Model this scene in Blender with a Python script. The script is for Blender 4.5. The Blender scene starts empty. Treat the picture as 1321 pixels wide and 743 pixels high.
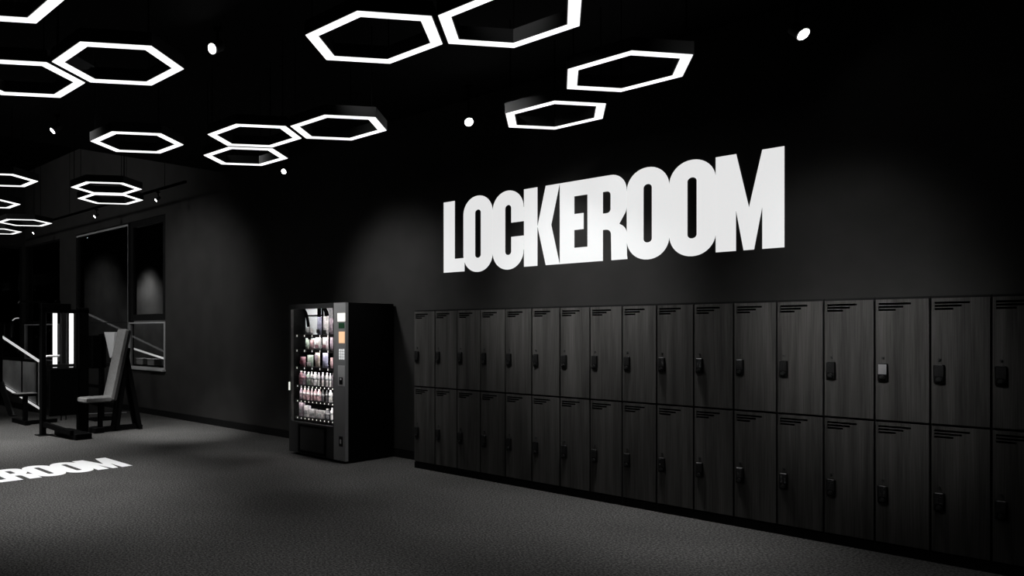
import bpy, math, random
from mathutils import Vector, Matrix
from mathutils.geometry import tessellate_polygon

random.seed(7)
S = bpy.context.scene
COL = S.collection
PI = math.pi

# ------------------------------------------------------------------ materials
def mat(name, col, rough=0.6, metal=0.0, spec=0.5, emit=None, strength=0.0):
    m = bpy.data.materials.new(name); m.use_nodes = True
    b = m.node_tree.nodes['Principled BSDF']
    b.inputs['Base Color'].default_value = (*col, 1)
    b.inputs['Roughness'].default_value = rough
    b.inputs['Metallic'].default_value = metal
    b.inputs['Specular IOR Level'].default_value = spec
    if emit:
        b.inputs['Emission Color'].default_value = (*emit, 1)
        b.inputs['Emission Strength'].default_value = strength
    return m

def noisy(m, c1, c2, scale=40.0, detail=3.0, stretch=(1, 1, 1), lo=0.35, hi=0.65, bump=0.0, rnd=False, rough=None):
    """procedural two-tone variation in object space"""
    nt = m.node_tree; N = nt.nodes; L = nt.links
    b = N['Principled BSDF']
    tc = N.new('ShaderNodeTexCoord'); mp = N.new('ShaderNodeMapping')
    mp.inputs['Scale'].default_value = stretch
    L.new(tc.outputs['Object'], mp.inputs['Vector'])
    nz = N.new('ShaderNodeTexNoise'); nz.inputs['Scale'].default_value = scale; nz.inputs['Detail'].default_value = detail
    if rnd:
        oi = N.new('ShaderNodeObjectInfo'); mul = N.new('ShaderNodeMath'); mul.operation = 'MULTIPLY'
        mul.inputs[1].default_value = 37.0
        L.new(oi.outputs['Random'], mul.inputs[0])
        cx = N.new('ShaderNodeCombineXYZ')
        L.new(mul.outputs[0], cx.inputs[0]); L.new(mul.outputs[0], cx.inputs[2])
        L.new(cx.outputs[0], mp.inputs['Location'])
    L.new(mp.outputs[0], nz.inputs['Vector'])
    cr = N.new('ShaderNodeValToRGB')
    cr.color_ramp.elements[0].position = lo; cr.color_ramp.elements[0].color = (*c1, 1)
    cr.color_ramp.elements[1].position = hi; cr.color_ramp.elements[1].color = (*c2, 1)
    L.new(nz.outputs['Fac'], cr.inputs['Fac']); L.new(cr.outputs[0], b.inputs['Base Color'])
    if bump:
        bp = N.new('ShaderNodeBump'); bp.inputs['Strength'].default_value = bump; bp.inputs['Distance'].default_value = 0.002
        L.new(nz.outputs['Fac'], bp.inputs['Height']); L.new(bp.outputs[0], b.inputs['Normal'])
    return m

def glass(name, tint, refl=0.06, rough=0.02):
    m = bpy.data.materials.new(name); m.use_nodes = True
    nt = m.node_tree; N = nt.nodes; L = nt.links; N.clear()
    out = N.new('ShaderNodeOutputMaterial'); mix = N.new('ShaderNodeMixShader')
    tr = N.new('ShaderNodeBsdfTransparent'); tr.inputs[0].default_value = (*tint, 1)
    gl = N.new('ShaderNodeBsdfGlossy'); gl.inputs['Roughness'].default_value = rough
    gl.inputs['Color'].default_value = (0.9, 0.9, 0.9, 1)
    fr = N.new('ShaderNodeFresnel'); fr.inputs['IOR'].default_value = 1.0 + 2 * refl ** 0.5
    ge = N.new('ShaderNodeNewGeometry'); inv = N.new('ShaderNodeMath'); inv.operation = 'SUBTRACT'; inv.inputs[0].default_value = 1.0
    mu = N.new('ShaderNodeMath'); mu.operation = 'MULTIPLY'            # only the outer face of the pane mirrors
    L.new(ge.outputs['Backfacing'], inv.inputs[1]); L.new(inv.outputs[0], mu.inputs[0]); L.new(fr.outputs[0], mu.inputs[1])
    L.new(mu.outputs[0], mix.inputs[0]); L.new(tr.outputs[0], mix.inputs[1]); L.new(gl.outputs[0], mix.inputs[2])
    L.new(mix.outputs[0], out.inputs[0])
    return m

M = {}
HEXL = 1.35
M['wall'] = noisy(mat('black_wall_paint', (.022, .021, .020), 0.75, spec=0.25), (.020, .0195, .0185), (.026, .025, .024), 3.0, 6)
M['ceiling'] = mat('black_ceiling_paint', (.004, .004, .004), 0.9, spec=0.1)
M['base'] = mat('black_baseboard', (.004, .004, .004), 0.6, spec=0.2)
M['floor'] = mat('dark_rubber_floor', (.05, .05, .048), 0.85, spec=0.15)
def floor_nodes(m):
    nt = m.node_tree; N = nt.nodes; L = nt.links; b = N['Principled BSDF']
    tc = N.new('ShaderNodeTexCoord')
    a = N.new('ShaderNodeTexNoise'); a.inputs['Scale'].default_value = 60; a.inputs['Detail'].default_value = 5; a.inputs['Roughness'].default_value = .72
    c = N.new('ShaderNodeTexNoise'); c.inputs['Scale'].default_value = 1.1; c.inputs['Detail'].default_value = 4
    for n in (a, c): L.new(tc.outputs['Object'], n.inputs['Vector'])
    r1 = N.new('ShaderNodeValToRGB')
    e = r1.color_ramp.elements; e[0].position = .42; e[0].color = (.015, .015, .0145, 1); e[1].position = .62; e[1].color = (.125, .122, .117, 1)
    L.new(a.outputs['Fac'], r1.inputs['Fac'])
    r2 = N.new('ShaderNodeMapRange'); r2.inputs['From Min'].default_value = .3; r2.inputs['From Max'].default_value = .7
    r2.inputs['To Min'].default_value = .86; r2.inputs['To Max'].default_value = 1.14
    L.new(c.outputs['Fac'], r2.inputs['Value'])
    mx = N.new('ShaderNodeVectorMath'); mx.operation = 'SCALE'
    L.new(r1.outputs[0], mx.inputs[0]); L.new(r2.outputs[0], mx.inputs['Scale'])
    L.new(mx.outputs[0], b.inputs['Base Color'])
    bp = N.new('ShaderNodeBump'); bp.inputs['Strength'].default_value = .25; bp.inputs['Distance'].default_value = .002
    L.new(a.outputs['Fac'], bp.inputs['Height']); L.new(bp.outputs[0], b.inputs['Normal'])
floor_nodes(M['floor'])
M['wood'] = mat('grey_brown_wood_laminate', (.04, .038, .035), 0.5, spec=0.3)
def wood_nodes(m):
    nt = m.node_tree; N = nt.nodes; L = nt.links; b = N['Principled BSDF']
    tc = N.new('ShaderNodeTexCoord'); oi = N.new('ShaderNodeObjectInfo')
    mul = N.new('ShaderNodeMath'); mul.operation = 'MULTIPLY'; mul.inputs[1].default_value = 61.0
    L.new(oi.outputs['Random'], mul.inputs[0])
    cx = N.new('ShaderNodeCombineXYZ'); L.new(mul.outputs[0], cx.inputs[0]); L.new(mul.outputs[0], cx.inputs[2])
    outs = []
    for sc, st, det in ((1.0, (150, 150, 3.0), 3), (1.0, (16, 16, .7), 2)):
        mp = N.new('ShaderNodeMapping'); mp.inputs['Scale'].default_value = st
        L.new(tc.outputs['Object'], mp.inputs['Vector']); L.new(cx.outputs[0], mp.inputs['Location'])
        nz = N.new('ShaderNodeTexNoise'); nz.inputs['Scale'].default_value = sc; nz.inputs['Detail'].default_value = det
        L.new(mp.outputs[0], nz.inputs['Vector']); outs.append(nz.outputs['Fac'])
    mixn = N.new('ShaderNodeMix'); mixn.data_type = 'FLOAT'; mixn.inputs[0].default_value = .55
    L.new(outs[0], mixn.inputs[2]); L.new(outs[1], mixn.inputs[3])
    r = N.new('ShaderNodeValToRGB'); e = r.color_ramp.elements
    e[0].position = .34; e[0].color = (.030, .029, .027, 1); e[1].position = .68; e[1].color = (.095, .092, .087, 1)
    L.new(mixn.outputs[0], r.inputs['Fac']); L.new(r.outputs[0], b.inputs['Base Color'])
wood_nodes(M['wood'])
M['carcass'] = mat('black_locker_edge', (.003, .003, .003), 0.7, spec=0.2)
M['slot'] = mat('black_vent_slot', (.001, .001, .001), 0.9, spec=0.0)
M['lock'] = mat('black_lock_plastic', (.003, .003, .003), 0.4, spec=0.3)
M['lock_grey'] = mat('grey_lock_keypad', (.010, .010, .010), 0.45)
M['lock_metal'] = mat('dull_lock_metal', (.05, .05, .05), 0.35, 0.5)
M['white'] = noisy(mat('white_paint_and_projected_letter', (.9, .9, .9), 0.7, spec=0.2), (.90, .90, .90), (.94, .94, .94), 60, 3)  # plain white, also used for the projected floor letters
M['sign'] = noisy(mat('projected_light_letter', (.86, .86, .86), 0.7, spec=0.2, emit=(1, 1, 1), strength=.76), (.20, .22, .22), (.27, .27, .27), 60, 3)  # emission stands in for light projected on the wall
M['hexlight'] = mat('hexagon_led_diffuser', (.8, .8, .8), 0.5, emit=(1, 1, 1), strength=HEXL)
M['hexbody'] = mat('hexagon_lamp_housing', (.012, .012, .012), 0.5, spec=0.2)
M['cable'] = mat('black_cable', (.0012, .0012, .0012), 0.9, spec=0.0)
M['spotbody'] = mat('black_spot_housing', (.02, .02, .02), 0.5)
M['spotring'] = mat('grey_spot_bezel', (.35, .35, .35), 0.5)
M['spotlens'] = mat('spot_lens', (.9, .9, .9), 0.4, emit=(1, 1, 1), strength=18.0)
M['metal'] = mat('black_powder_coated_steel', (.0012, .0012, .0012), 0.6, spec=0.06)
M['rod'] = mat('dark_steel_rod', (.05, .05, .05), 0.3, 0.6)
M['chrome'] = mat('chrome', (.75, .75, .75), 0.25, 1.0)
M['pad'] = noisy(mat('grey_padding_vinyl', (.2, .2, .2), 0.5, spec=0.3), (.19, .188, .185), (.23, .228, .222), 30, 4)
M['pad_dark'] = mat('dark_padding_side', (.018, .018, .018), 0.6)
M['led'] = mat('led_tube', (.9, .9, .9), 0.4, emit=(1, 1, 1), strength=1.6)
M['led_dim'] = mat('dim_led_strip', (.8, .8, .8), 0.4, emit=(1, 1, 1), strength=0.55)
M['glassdark'] = glass('dark_tinted_glass', (.8, .8, .8), .04, .03)
M['glassclear'] = glass('clear_glass', (.93, .93, .93), .02, .02)
M['wallglow'] = noisy(mat('grey_lit_wall_tone', (.3, .3, .3), 0.7), (.34, .34, .335), (.62, .62, .61), 1.6, 4)
M['frame_black'] = mat('black_window_frame', (.006, .006, .006), 0.4)
M['frame_grey'] = mat('grey_metal_trim', (.42, .42, .42), 0.45, 0.2)
M['room'] = noisy(mat('dim_room_wall', (.10, .098, .095), 0.9), (.08, .08, .078), (.12, .118, .115), 2, 4)
M['vblack'] = mat('black_vending_cabinet', (.0015, .0015, .0015), 0.6, spec=0.1)
M['vdoor'] = mat('dark_grey_vending_door', (.03, .03, .03), 0.4, spec=0.3)
M['vpanel'] = mat('brushed_grey_control_panel', (.35, .35, .35), 0.4, 0.1)
M['vinner'] = mat('vending_interior', (.06, .05, .05), 0.7)
M['vreflection'] = mat('pale_reflection_glow', (.8, .82, .82), 0.5, emit=(.85, .9, .9), strength=0.3)
M['vled'] = mat('vending_led', (1, 1, 1), 0.5, emit=(1, .96, .96), strength=30.0)
M['vled_soft'] = mat('vending_shelf_led', (1, 1, 1), 0.5, emit=(1, .97, .96), strength=36.0)
M['screen_orange'] = mat('orange_display', (.8, .5, .3), 0.4, emit=(1, .62, .36), strength=0.75)
M['screen_white'] = mat('white_lit_label', (.8, .8, .75), 0.4, emit=(1, .98, .9), strength=0.85)
M['green'] = mat('dark_green_label', (.01, .05, .02), 0.5, emit=(.05, .3, .1), strength=0.05)
M['key'] = mat('white_keypad_key', (.8, .8, .8), 0.4, emit=(1, 1, 1), strength=0.5)
M['cardplate'] = mat('light_grey_payment_plate', (.7, .7, .7), 0.4)
M['shelf'] = mat('black_vending_shelf', (.01, .008, .008), 0.5)
PC = {'white': (.78, .74, .74), 'pink': (.60, .40, .42), 'maroon': (.22, .06, .09), 'rose': (.42, .22, .26), 'green': (.45, .55, .45), 'lav': (.38, .38, .50),
      'grey': (.42, .43, .43), 'mauve': (.36, .29, .33), 'tan': (.62, .52, .42), 'black': (.02, .02, .02), 'dark': (.10, .10, .11)}
for k, c in PC.items():
    M['p_' + k] = noisy(mat('wrapper_' + k, c, 0.45), tuple(v * .6 for v in c), tuple(min(1, v * 1.12) for v in c), 35, 3)

# ------------------------------------------------------------------ mesh building
class MB:
    def __init__(s): s.v = []; s.f = []; s.sm = []
    def add(s, vs, fs, smooth=False):
        b = len(s.v); s.v += [tuple(v) for v in vs]
        for f in fs: s.f.append(tuple(b + i for i in f)); s.sm.append(smooth)
        return s
    def box(s, x0, x1, y0, y1, z0, z1, bev=0.0):
        if bev > 0: return s.bbox(x0, x1, y0, y1, z0, z1, bev)
        vs = [(x, y, z) for z in (z0, z1) for y in (y0, y1) for x in (x0, x1)]
        return s.add(vs, [(0, 2, 3, 1), (4, 5, 7, 6), (0, 1, 5, 4), (2, 6, 7, 3), (0, 4, 6, 2), (1, 3, 7, 5)])
    def bbox(s, x0, x1, y0, y1, z0, z1, b):
        b = min(b, (x1 - x0) * .49, (y1 - y0) * .49, (z1 - z0) * .49)
        # rounded box: octagonal footprint with chamfered top and bottom
        def ring(i, z):
            X0, X1, Y0, Y1 = x0 + i, x1 - i, y0 + i, y1 - i
            return [(X0 + b, Y0, z), (X1 - b, Y0, z), (X1, Y0 + b, z), (X1, Y1 - b, z), (X1 - b, Y1, z), (X0 + b, Y1, z), (X0, Y1 - b, z), (X0, Y0 + b, z)]
        vs = ring(b * .6, z0) + ring(0, z0 + b * .6) + ring(0, z1 - b * .6) + ring(b * .6, z1)
        fs = [tuple(reversed(range(8))), tuple(range(24, 32))]
        for r in range(3):
            for i in range(8):
                j = (i + 1) % 8; fs.append((r * 8 + i, r * 8 + j, r * 8 + 8 + j, r * 8 + 8 + i))
        return s.add(vs, fs)
    def beam(s, p, q, w, h, up=(0, 0, 1)):
        """rectangular bar from p to q; w sideways, h along up"""
        p = Vector(p); q = Vector(q); d = (q - p).normalized(); up = Vector(up)
        if abs(d.dot(up)) > .98: up = Vector((1, 0, 0))
        a = d.cross(up).normalized(); u = a.cross(d).normalized()
        vs = []
        for o in (p, q):
            for (i, j) in ((-1, -1), (1, -1), (1, 1), (-1, 1)): vs.append(o + a * i * w / 2 + u * j * h / 2)
        return s.add(vs, [(3, 2, 1, 0), (4, 5, 6, 7), (0, 1, 5, 4), (1, 2, 6, 5), (2, 3, 7, 6), (3, 0, 4, 7)])
    def tube(s, pts, r, n=10, cap=True):
        pts = [Vector(p) for p in pts]; rs = r if isinstance(r, (list, tuple)) else [r] * len(pts)
        vs = []; prev = None
        for k, p in enumerate(pts):
            d = (pts[min(k + 1, len(pts) - 1)] - pts[max(k - 1, 0)]).normalized()
            if prev is None:
                t = Vector((0, 0, 1)) if abs(d.z) < .9 else Vector((1, 0, 0))
                a = d.cross(t).normalized()
            else: a = (prev - d * prev.dot(d)).normalized()
            prev = a; b = d.cross(a)
            for i in range(n):
                t = 2 * PI * i / n; vs.append(p + (a * math.cos(t) + b * math.sin(t)) * rs[k])
        fs = []
        for k in range(len(pts) - 1):
            for i in range(n):
                j = (i + 1) % n; fs.append((k * n + i, k * n + j, (k + 1) * n + j, (k + 1) * n + i))
        s.add(vs, fs, True)
        if cap:
            m = len(pts) - 1
            s.add([vs[i] for i in range(n)], [tuple(reversed(range(n)))]); s.add([vs[m * n + i] for i in range(n)], [tuple(range(n))])
        return s
    def lathe(s, prof, c=(0, 0, 0), n=14):
        vs = []
        for r, z in prof:
            for i in range(n):
                t = 2 * PI * i / n; vs.append((c[0] + r * math.cos(t), c[1] + r * math.sin(t), c[2] + z))
        fs = []
        for k in range(len(prof) - 1):
            for i in range(n):
                j = (i + 1) % n; fs.append((k * n + i, k * n + j, (k + 1) * n + j, (k + 1) * n + i))
        fs.append(tuple(reversed(range(n)))); fs.append(tuple((len(prof) - 1) * n + i for i in range(n)))
        return s.add(vs, fs, True)
    def slab(s, loops, fn, t):
        """polygon (outer loop, then holes) in 2D extruded by t; fn(u, v, depth) gives the world point"""
        flat = [p for l in loops for p in l]; n = len(flat)
        tri = tessellate_polygon([[Vector((p[0], p[1], 0)) for p in l] for l in loops])
        vs = [fn(p[0], p[1], 0) for p in flat] + [fn(p[0], p[1], t) for p in flat]
        fs = []
        for a in tri:
            a = tuple(a)
            (x0, y0), (x1, y1), (x2, y2) = [flat[i] for i in a]
            if (x1 - x0) * (y2 - y0) - (x2 - x0) * (y1 - y0) < 0: a = a[::-1]
            fs.append(tuple(i + n for i in a)); fs.append(tuple(reversed(a)))
        o = 0
        for l in loops:
            m = len(l)
            for i in range(m): fs.append((o + i, o + (i + 1) % m, n + o + (i + 1) % m, n + o + i))
            o += m
        return s.add(vs, fs)
    def build(s, name, material, parent=None, **kw):
        me = bpy.data.meshes.new(name); me.from_pydata(s.v, [], s.f)
        me.polygons.foreach_set('use_smooth', s.sm); me.update(); me.validate()
        import bmesh
        bm = bmesh.new(); bm.from_mesh(me); bmesh.ops.recalc_face_normals(bm, faces=bm.faces); bm.to_mesh(me); bm.free()
        o = bpy.data.objects.new(name, me); COL.objects.link(o)
        me.materials.append(material)
        if parent: o.parent = parent
        for k, v in kw.items(): o[k] = v
        return o

def thing(name, label, cat, loc=(0, 0, 0), rz=0.0, group=None):
    o = bpy.data.objects.new(name, None); COL.objects.link(o); o.empty_display_size = .1
    o.location = loc; o.rotation_euler = (0, 0, rz); o['label'] = label; o['category'] = cat
    if group: o['group'] = group
    return o
def tag(o, label, cat, group=None):
    o['label'] = label; o['category'] = cat
    if group: o['group'] = group
    return o
def struct(name, mb, m, **kw): return mb.build(name, m, kind='structure', **kw)
def dup(root, loc, rz=None):
    r = root.copy(); COL.objects.link(r); r.location = loc
    if rz is not None: r.rotation_euler = (0, 0, rz)
    for ch in list(root.children):
        c = ch.copy(); COL.objects.link(c); c.parent = r
        for g in list(ch.children):
            d = g.copy(); COL.objects.link(d); d.parent = c
    return r

# ------------------------------------------------------------------ the room
XL, XR, YB, ZC, ZH, XE = -13.1, 9.0, -13.0, 4.2, 5.6, -4.5
SILL, HEAD = 0.86, 3.71
struct('floor', MB().box(XL - .2, XR + .2, YB - .2, 0, -.1, 0), M['floor'])
struct('floor_2', MB().box(-26, 0, .2, 6, -.1, 0), M['floor'], label='floor of the dark room behind the windows')
# wall behind the lockers, with the two window openings
w = MB()
def wallpiece(a, b, z0, z1): w.box(a, b, 0, .2, z0, z1)
wallpiece(-6.19, XR, 0, ZH); wallpiece(-10.92, -10.03, 0, ZH)
wallpiece(-10.03, -6.19, 0, SILL - .02); wallpiece(-10.03, -6.19, HEAD, ZH)
wallpiece(XL, -10.92, 0, SILL - .02); wallpiece(XL, -10.92, HEAD, ZH)
struct('wall_back', w, M['wall'])
w = MB()
w.box(XL - .2, XL, YB, .2, 0, SILL - .02); w.box(XL - .2, XL, YB, .2, HEAD, ZH); w.box(XL - .2, XL, YB, -4.0, SILL - .02, HEAD); w.box(XL - .2, XL, -.06, .2, SILL - .02, HEAD)
struct('wall_left', w, M['wall'])
struct('wall_right', MB().box(XR, XR + .2, YB, .2, 0, ZH), M['wall'])
struct('wall_front', MB().box(XL - .2, XR + .2, YB - .2, YB, 0, ZH), M['wall'])
struct('ceiling', MB().box(XE, XR + .2, YB - .2, 0, ZC, ZH + .1), M['ceiling'])
struct('ceiling_2', MB().box(XL - .2, XE, YB - .2, 0, ZH, ZH + .1), M['ceiling'], label='higher ceiling above the training area')
struct('baseboard_back', MB().box(XL, 5.9, -.016, 0, 0, .11), M['base'])
struct('baseboard_left', MB().box(XL, XL + .016, -12, -.016, 0, .11), M['base'])
# room behind the windows
struct('wall_far', MB().box(-26, -3, 4.0, 4.1, 0, 4.6).box(-26.1, -26, .2, 4.1, 0, 4.6).box(-3, -2.9, .2, 4.1, 0, 4.6), M['room'])
struct('ceiling_3', MB().box(-26, -3, .2, 4.1, 4.6, 4.7), M['ceiling'], label='ceiling of the dark room behind the windows')

def window(idx, x0, x1, z0, z1, label, mull=None, pane='glassdark', fw=.05, framemat='frame_black', yc=.06, trans=None):
    t = bpy.data.objects.new('window_%d' % idx, None); COL.objects.link(t); t['kind'] = 'structure'; t['label'] = label
    t.location = ((x0 + x1) / 2, yc, z0)
    ox, oz = (x0 + x1) / 2, z0
    f = MB()
    f.box(x0 - ox, x1 - ox, -.04, .04, 0, fw); f.box(x0 - ox, x1 - ox, -.04, .04, z1 - oz - fw, z1 - oz)
    f.box(x0 - ox, x0 - ox + fw, -.04, .04, fw, z1 - oz - fw); f.box(x1 - ox - fw, x1 - ox, -.04, .04, fw, z1 - oz - fw)
    f.build('window_frame', M[framemat], t)
    MB().box(x0 - ox + fw, x1 - ox - fw, -.004, .004, fw, z1 - oz - fw).build('glass_pane', M[pane], t)
    return t
TZ = 1.74
wi = window(1, -10.03, -7.62, SILL, HEAD, 'wide dark window panel left of the narrow window')
MB().box(-1.2, 1.2, -.05, -.042, 2.79, 2.825).build('trim_strip', M['frame_grey'], wi, label='thin grey trim along the window head')
MB().box(1.175, 1.20, -.05, -.042, 0, 2.79).build('trim_strip', M['frame_grey'], wi)
MB().box(-1.15, 1.15, -.02, -.006, TZ - SILL - .012, TZ - SILL + .012).build('glazing_bar', M['lock_grey'], wi)
window(2, -7.56, -6.19, TZ + .03, HEAD, 'tall narrow dark window above the small light framed window', fw=.12)
wi = window(3, -7.56, -6.19, SILL, TZ, 'small light framed window below the tall narrow window', fw=.028, framemat='frame_grey', yc=.02)
MB().box(-.72, .70, -.09, .0, -.03, 0).build('window_sill', M['frame_grey'], wi)
window(4, XL + .02, -10.92, TZ + .03, HEAD, 'dark window in the far corner, upper pane', fw=.04)
window(5, XL + .02, -10.92, SILL, TZ, 'light framed lower pane in the far corner', fw=.028, framemat='frame_grey', yc=.02)
# mullion between windows 1 and 2
struct('trim_1', MB().box(-7.62, -7.56, -.0, .1, SILL, HEAD), M['frame_black'])
# far-left window in the side wall
t = bpy.data.objects.new('window_6', None); COL.objects.link(t); t['kind'] = 'structure'; t['label'] = 'dark glazing in the far side wall'
t.location = (XL - .06, -2.03, SILL)
f = MB(); f.box(-.04, .04, -1.97, 1.97, 0, .04); f.box(-.04, .04, -1.97, 1.97, HEAD - SILL - .04, HEAD - SILL)
f.box(-.04, .04, -1.97, -1.92, .04, HEAD - SILL - .04); f.box(-.04, .04, 1.92, 1.97, .04, HEAD - SILL - .04)
f.build('window_frame', M['frame_black'], t)
MB().box(-.004, .004, -1.92, 1.92, .04, HEAD - SILL - .04).build('glass_pane', M['glassdark'], t)
struct('wall_beyond', MB().box(-16.1, -16, -5, .2, 0, ZH).box(-16, XL - .2, -5.1, -5, 0, ZH).box(-16, XL - .2, -5, .2, ZH, ZH + .1), M['ceiling'], label='black wall behind the side glazing')

# ------------------------------------------------------------------ lockers
WD, DEP, HT = 0.30, 0.40, 1.805
YF = -DEP
def make_locker():
    t = thing('locker', 'locker', 'locker', (WD / 2, 0, 0))
    h = WD / 2 - .001
    c = MB()
    c.box(-h, h, YF - .006, -.018, 0, .066)                     # plinth
    c.box(-h, h, YF + .005, -.018, .066, .078)
    c.box(-h, h, YF + .005, -.018, HT - .016, HT)
    c.box(-h, h, YF + .008, -.018, .925, .941)
    c.box(-h, -h + .014, YF + .006, -.018, .078, HT - .016); c.box(h - .014, h, YF + .006, -.018, .078, HT - .016)
    c.box(-h + .014, h - .014, -.03, -.018, .09, HT - .016)
    c.build('carcass', M['carcass'], t)
    for z0, z1 in ((.942, HT - .016), (.080, .926)):
        d = MB()
        # door leaf with three stepped vent slots cut through: built as strips around them
        x0, x1 = -h + .0055, h - .0055; ya, yb = YF - .014, YF + .004
        s0 = x0 + .014; sl = [(.038, .178), (.059, .137), (.080, .096)]; th = .0145
        d.box(x0, x1, ya, yb, z0, z1 - .084)
        d.box(x0, x1, ya, yb, z1 - .038 + th, z1)
        prev = z1 - .038 + th
        d.box(x0, s0, ya, yb, z1 - .084, prev)
        for k, (dz, ln) in enumerate(sl):
            zt = z1 - dz + th
            if k: d.box(s0, x1, ya, yb, zt, prev)
            d.box(s0 + ln, x1, ya, yb, z1 - dz, zt)
            prev = z1 - dz
        d.box(s0, x1, ya, yb, z1 - .084, prev)
        o = d.build('door', M['wood'], t)
        MB().box(s0 - .004, s0 + .185, yb - .001, yb + .001, z1 - .084, z1 - .02).build('vent_slots', M['slot'], o)
        lx = x0 + .040; zt = z1 - .448; yl = ya
        l = MB().bbox(lx - .029, lx + .029, yl - .020, yl, zt - .125, zt, .008)
        lk = l.build('combination_lock', M['lock'], o)
        kp = MB()
        kp.box(lx - .023, lx + .023, yl - .0220, yl - .020, zt - .078, zt - .008)
        for i in range(2):
            for j in range(5): kp.bbox(lx - .016 + i * .018, lx - .002 + i * .018, yl - .0240, yl - .0220, zt - .075 + j * .0132, zt - .066 + j * .0132, .002)
        kn = MB(); kn.tube([(lx, yl - .020, zt - .098), (lx, yl - .034, zt - .098)], .014, 12); kn.beam((lx - .011, yl - .036, zt - .104), (lx + .011, yl - .036, zt - .092), .008, .006)
        kn.tube([(lx, yl, zt + .036), (lx, yl - .008, zt + .036)], .0085, 10)
        # keypad and knob share the lock's mesh, each with its own material
        me = lk.data
        import bmesh
        for mbx, mt in ((kp, M['lock_grey']), (kn, M['lock_metal'])):
            me.materials.append(mt); mi = len(me.materials) - 1
            bm = bmesh.new(); bm.from_mesh(me)
            vs = [bm.verts.new(v) for v in mbx.v]
            for ff in mbx.f:
                try:
                    nf = bm.faces.new([vs[i] for i in ff]); nf.material_index = mi
                except ValueError: pass
            bmesh.ops.recalc_face_normals(bm, faces=bm.faces)
            bm.to_mesh(me); bm.free()
    return t
ORD = ['first', 'second', 'third', 'fourth', 'fifth', 'sixth', 'seventh', 'eighth', 'ninth', 'tenth', 'eleventh', 'twelfth', 'thirteenth',
       'fourteenth', 'fifteenth', 'sixteenth', 'seventeenth', 'eighteenth', 'nineteenth']
lk0 = make_locker()
LOCKERS = []
for k in range(17):
    o = lk0 if k == 0 else dup(lk0, (WD / 2 + k * WD, 0, 0))
    LOCKERS.append(o)
    if k == 0: o['label'] = 'two-door dark wood locker at the left end of the row, nearest the vending machine'
    elif k == 16: o['label'] = 'two-door dark wood locker cut off by the right edge of the picture'
    else: o['label'] = '%s two-door dark wood locker counted from the vending machine' % ORD[k]
    o['group'] = 'two-door lockers along the wall'
up = [c for c in LOCKERS[14].children if c.name.startswith('door')][0]                      # one lock has a pale keypad
plk = [c for c in up.children if c.name.startswith('combination_lock')][0]
plk.data = plk.data.copy(); plk.data.materials[1] = M['spotring']; plk['label'] = 'lock with a pale grey keypad'

# ------------------------------------------------------------------ lettering
def arc(cx, cy, rx, ry, a0, a1, n=10):
    return [(cx + rx * math.cos(math.radians(a0 + (a1 - a0) * i / n)), cy + ry * math.sin(math.radians(a0 + (a1 - a0) * i / n))) for i in range(n + 1)]
def oshape(x0, x1, z0, z1, r, rz):
    return (arc(x1 - r, z1 - rz, r, rz, 0, 90) + arc(x0 + r, z1 - rz, r, rz, 90, 180) + arc(x0 + r, z0 + rz, r, rz, 180, 270) + arc(x1 - r, z0 + rz, r, rz, 270, 360))
def O(x0, x1, c0, c1): return [[oshape(x0, x1, -.018, .838, (x1 - x0) * .5 - .004, .20), oshape(c0, c1, .140, .682, (c1 - c0) * .49, .036)]]
glyphs = [
    [[[(.101, 0), (.393, 0), (.393, .152), (.258, .152), (.258, .822), (.101, .822)]]],
    O(.380, .767, .537, .614),
    [[[(1.152, .486), (1.152, .636)] + arc(.959, .638, .190, .20, 0, 90)[0:] + arc(.959, .638, .191, .20, 90, 180) + arc(.959, .182, .191, .20, 180, 270) + arc(.959, .182, .190, .20, 270, 360) +
      [(1.152, .184), (1.152, .333), (1.001, .333)] + arc(.963, .178, .038, .038, 360, 180, 8) + arc(.963, .644, .038, .038, 180, 0, 8) + [(1.001, .486)]]],
    [[[(1.155, 0), (1.311, 0), (1.311, .822), (1.155, .822)]], [[(1.313, .411), (1.407, 0), (1.561, .0), (1.468, .411), (1.5615, .822), (1.407, .822)]]],
    [[[(1.5635, 0), (1.858, 0), (1.858, .152), (1.719, .152), (1.719, .331), (1.817, .331), (1.817, .491), (1.719, .491), (1.719, .669), (1.858, .669), (1.858, .822), (1.5635, .822)]]],
    [[[(1.858, 0), (2.013, 0), (2.013, .3), (2.045, .3)] + arc(2.045, .252, .049, .048, 90, 0, 6) + [(2.098, .0), (2.252, .0), (2.247, .04), (2.246, .235)] + arc(2.140, .240, .106, .106, 0, 62, 6) +
      [(2.174, .343)] + arc(2.120, .50, .124, .13, -38, 0, 5) + [(2.244, .66)] + arc(2.094, .66, .150, .162, 0, 90, 10) + [(1.858, .822)],
      [(2.013, .459)] + arc(2.054, .496, .036, .037, -90, 0, 5) + arc(2.054, .632, .036, .037, 0, 90, 5) + [(2.013, .669)]]],
    O(2.246, 2.632, 2.401, 2.478),
    O(2.632, 3.019, 2.786, 2.864),
    [[[(3.018, 0), (3.175, 0), (3.175, .352), (3.233, 0), (3.311, 0), (3.372, .356), (3.372, 0), (3.529, 0), (3.529, .824), (3.372, .824), (3.274, .356), (3.177, .824), (3.018, .824)]]],
]
sign = thing('wall_lettering', 'big white projected word LOCKEROOM in condensed capitals on the black wall above the lockers', 'wall sign', (0, 0, 2.25))
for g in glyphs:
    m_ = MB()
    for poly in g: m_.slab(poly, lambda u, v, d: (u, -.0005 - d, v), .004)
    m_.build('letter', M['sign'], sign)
K = .85
fs_ = thing('floor_lettering', 'white projected word LOCKEROOM painted on the dark floor in front of the weight machine', 'floor sign', (-2.15, -2.86, 0))
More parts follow.
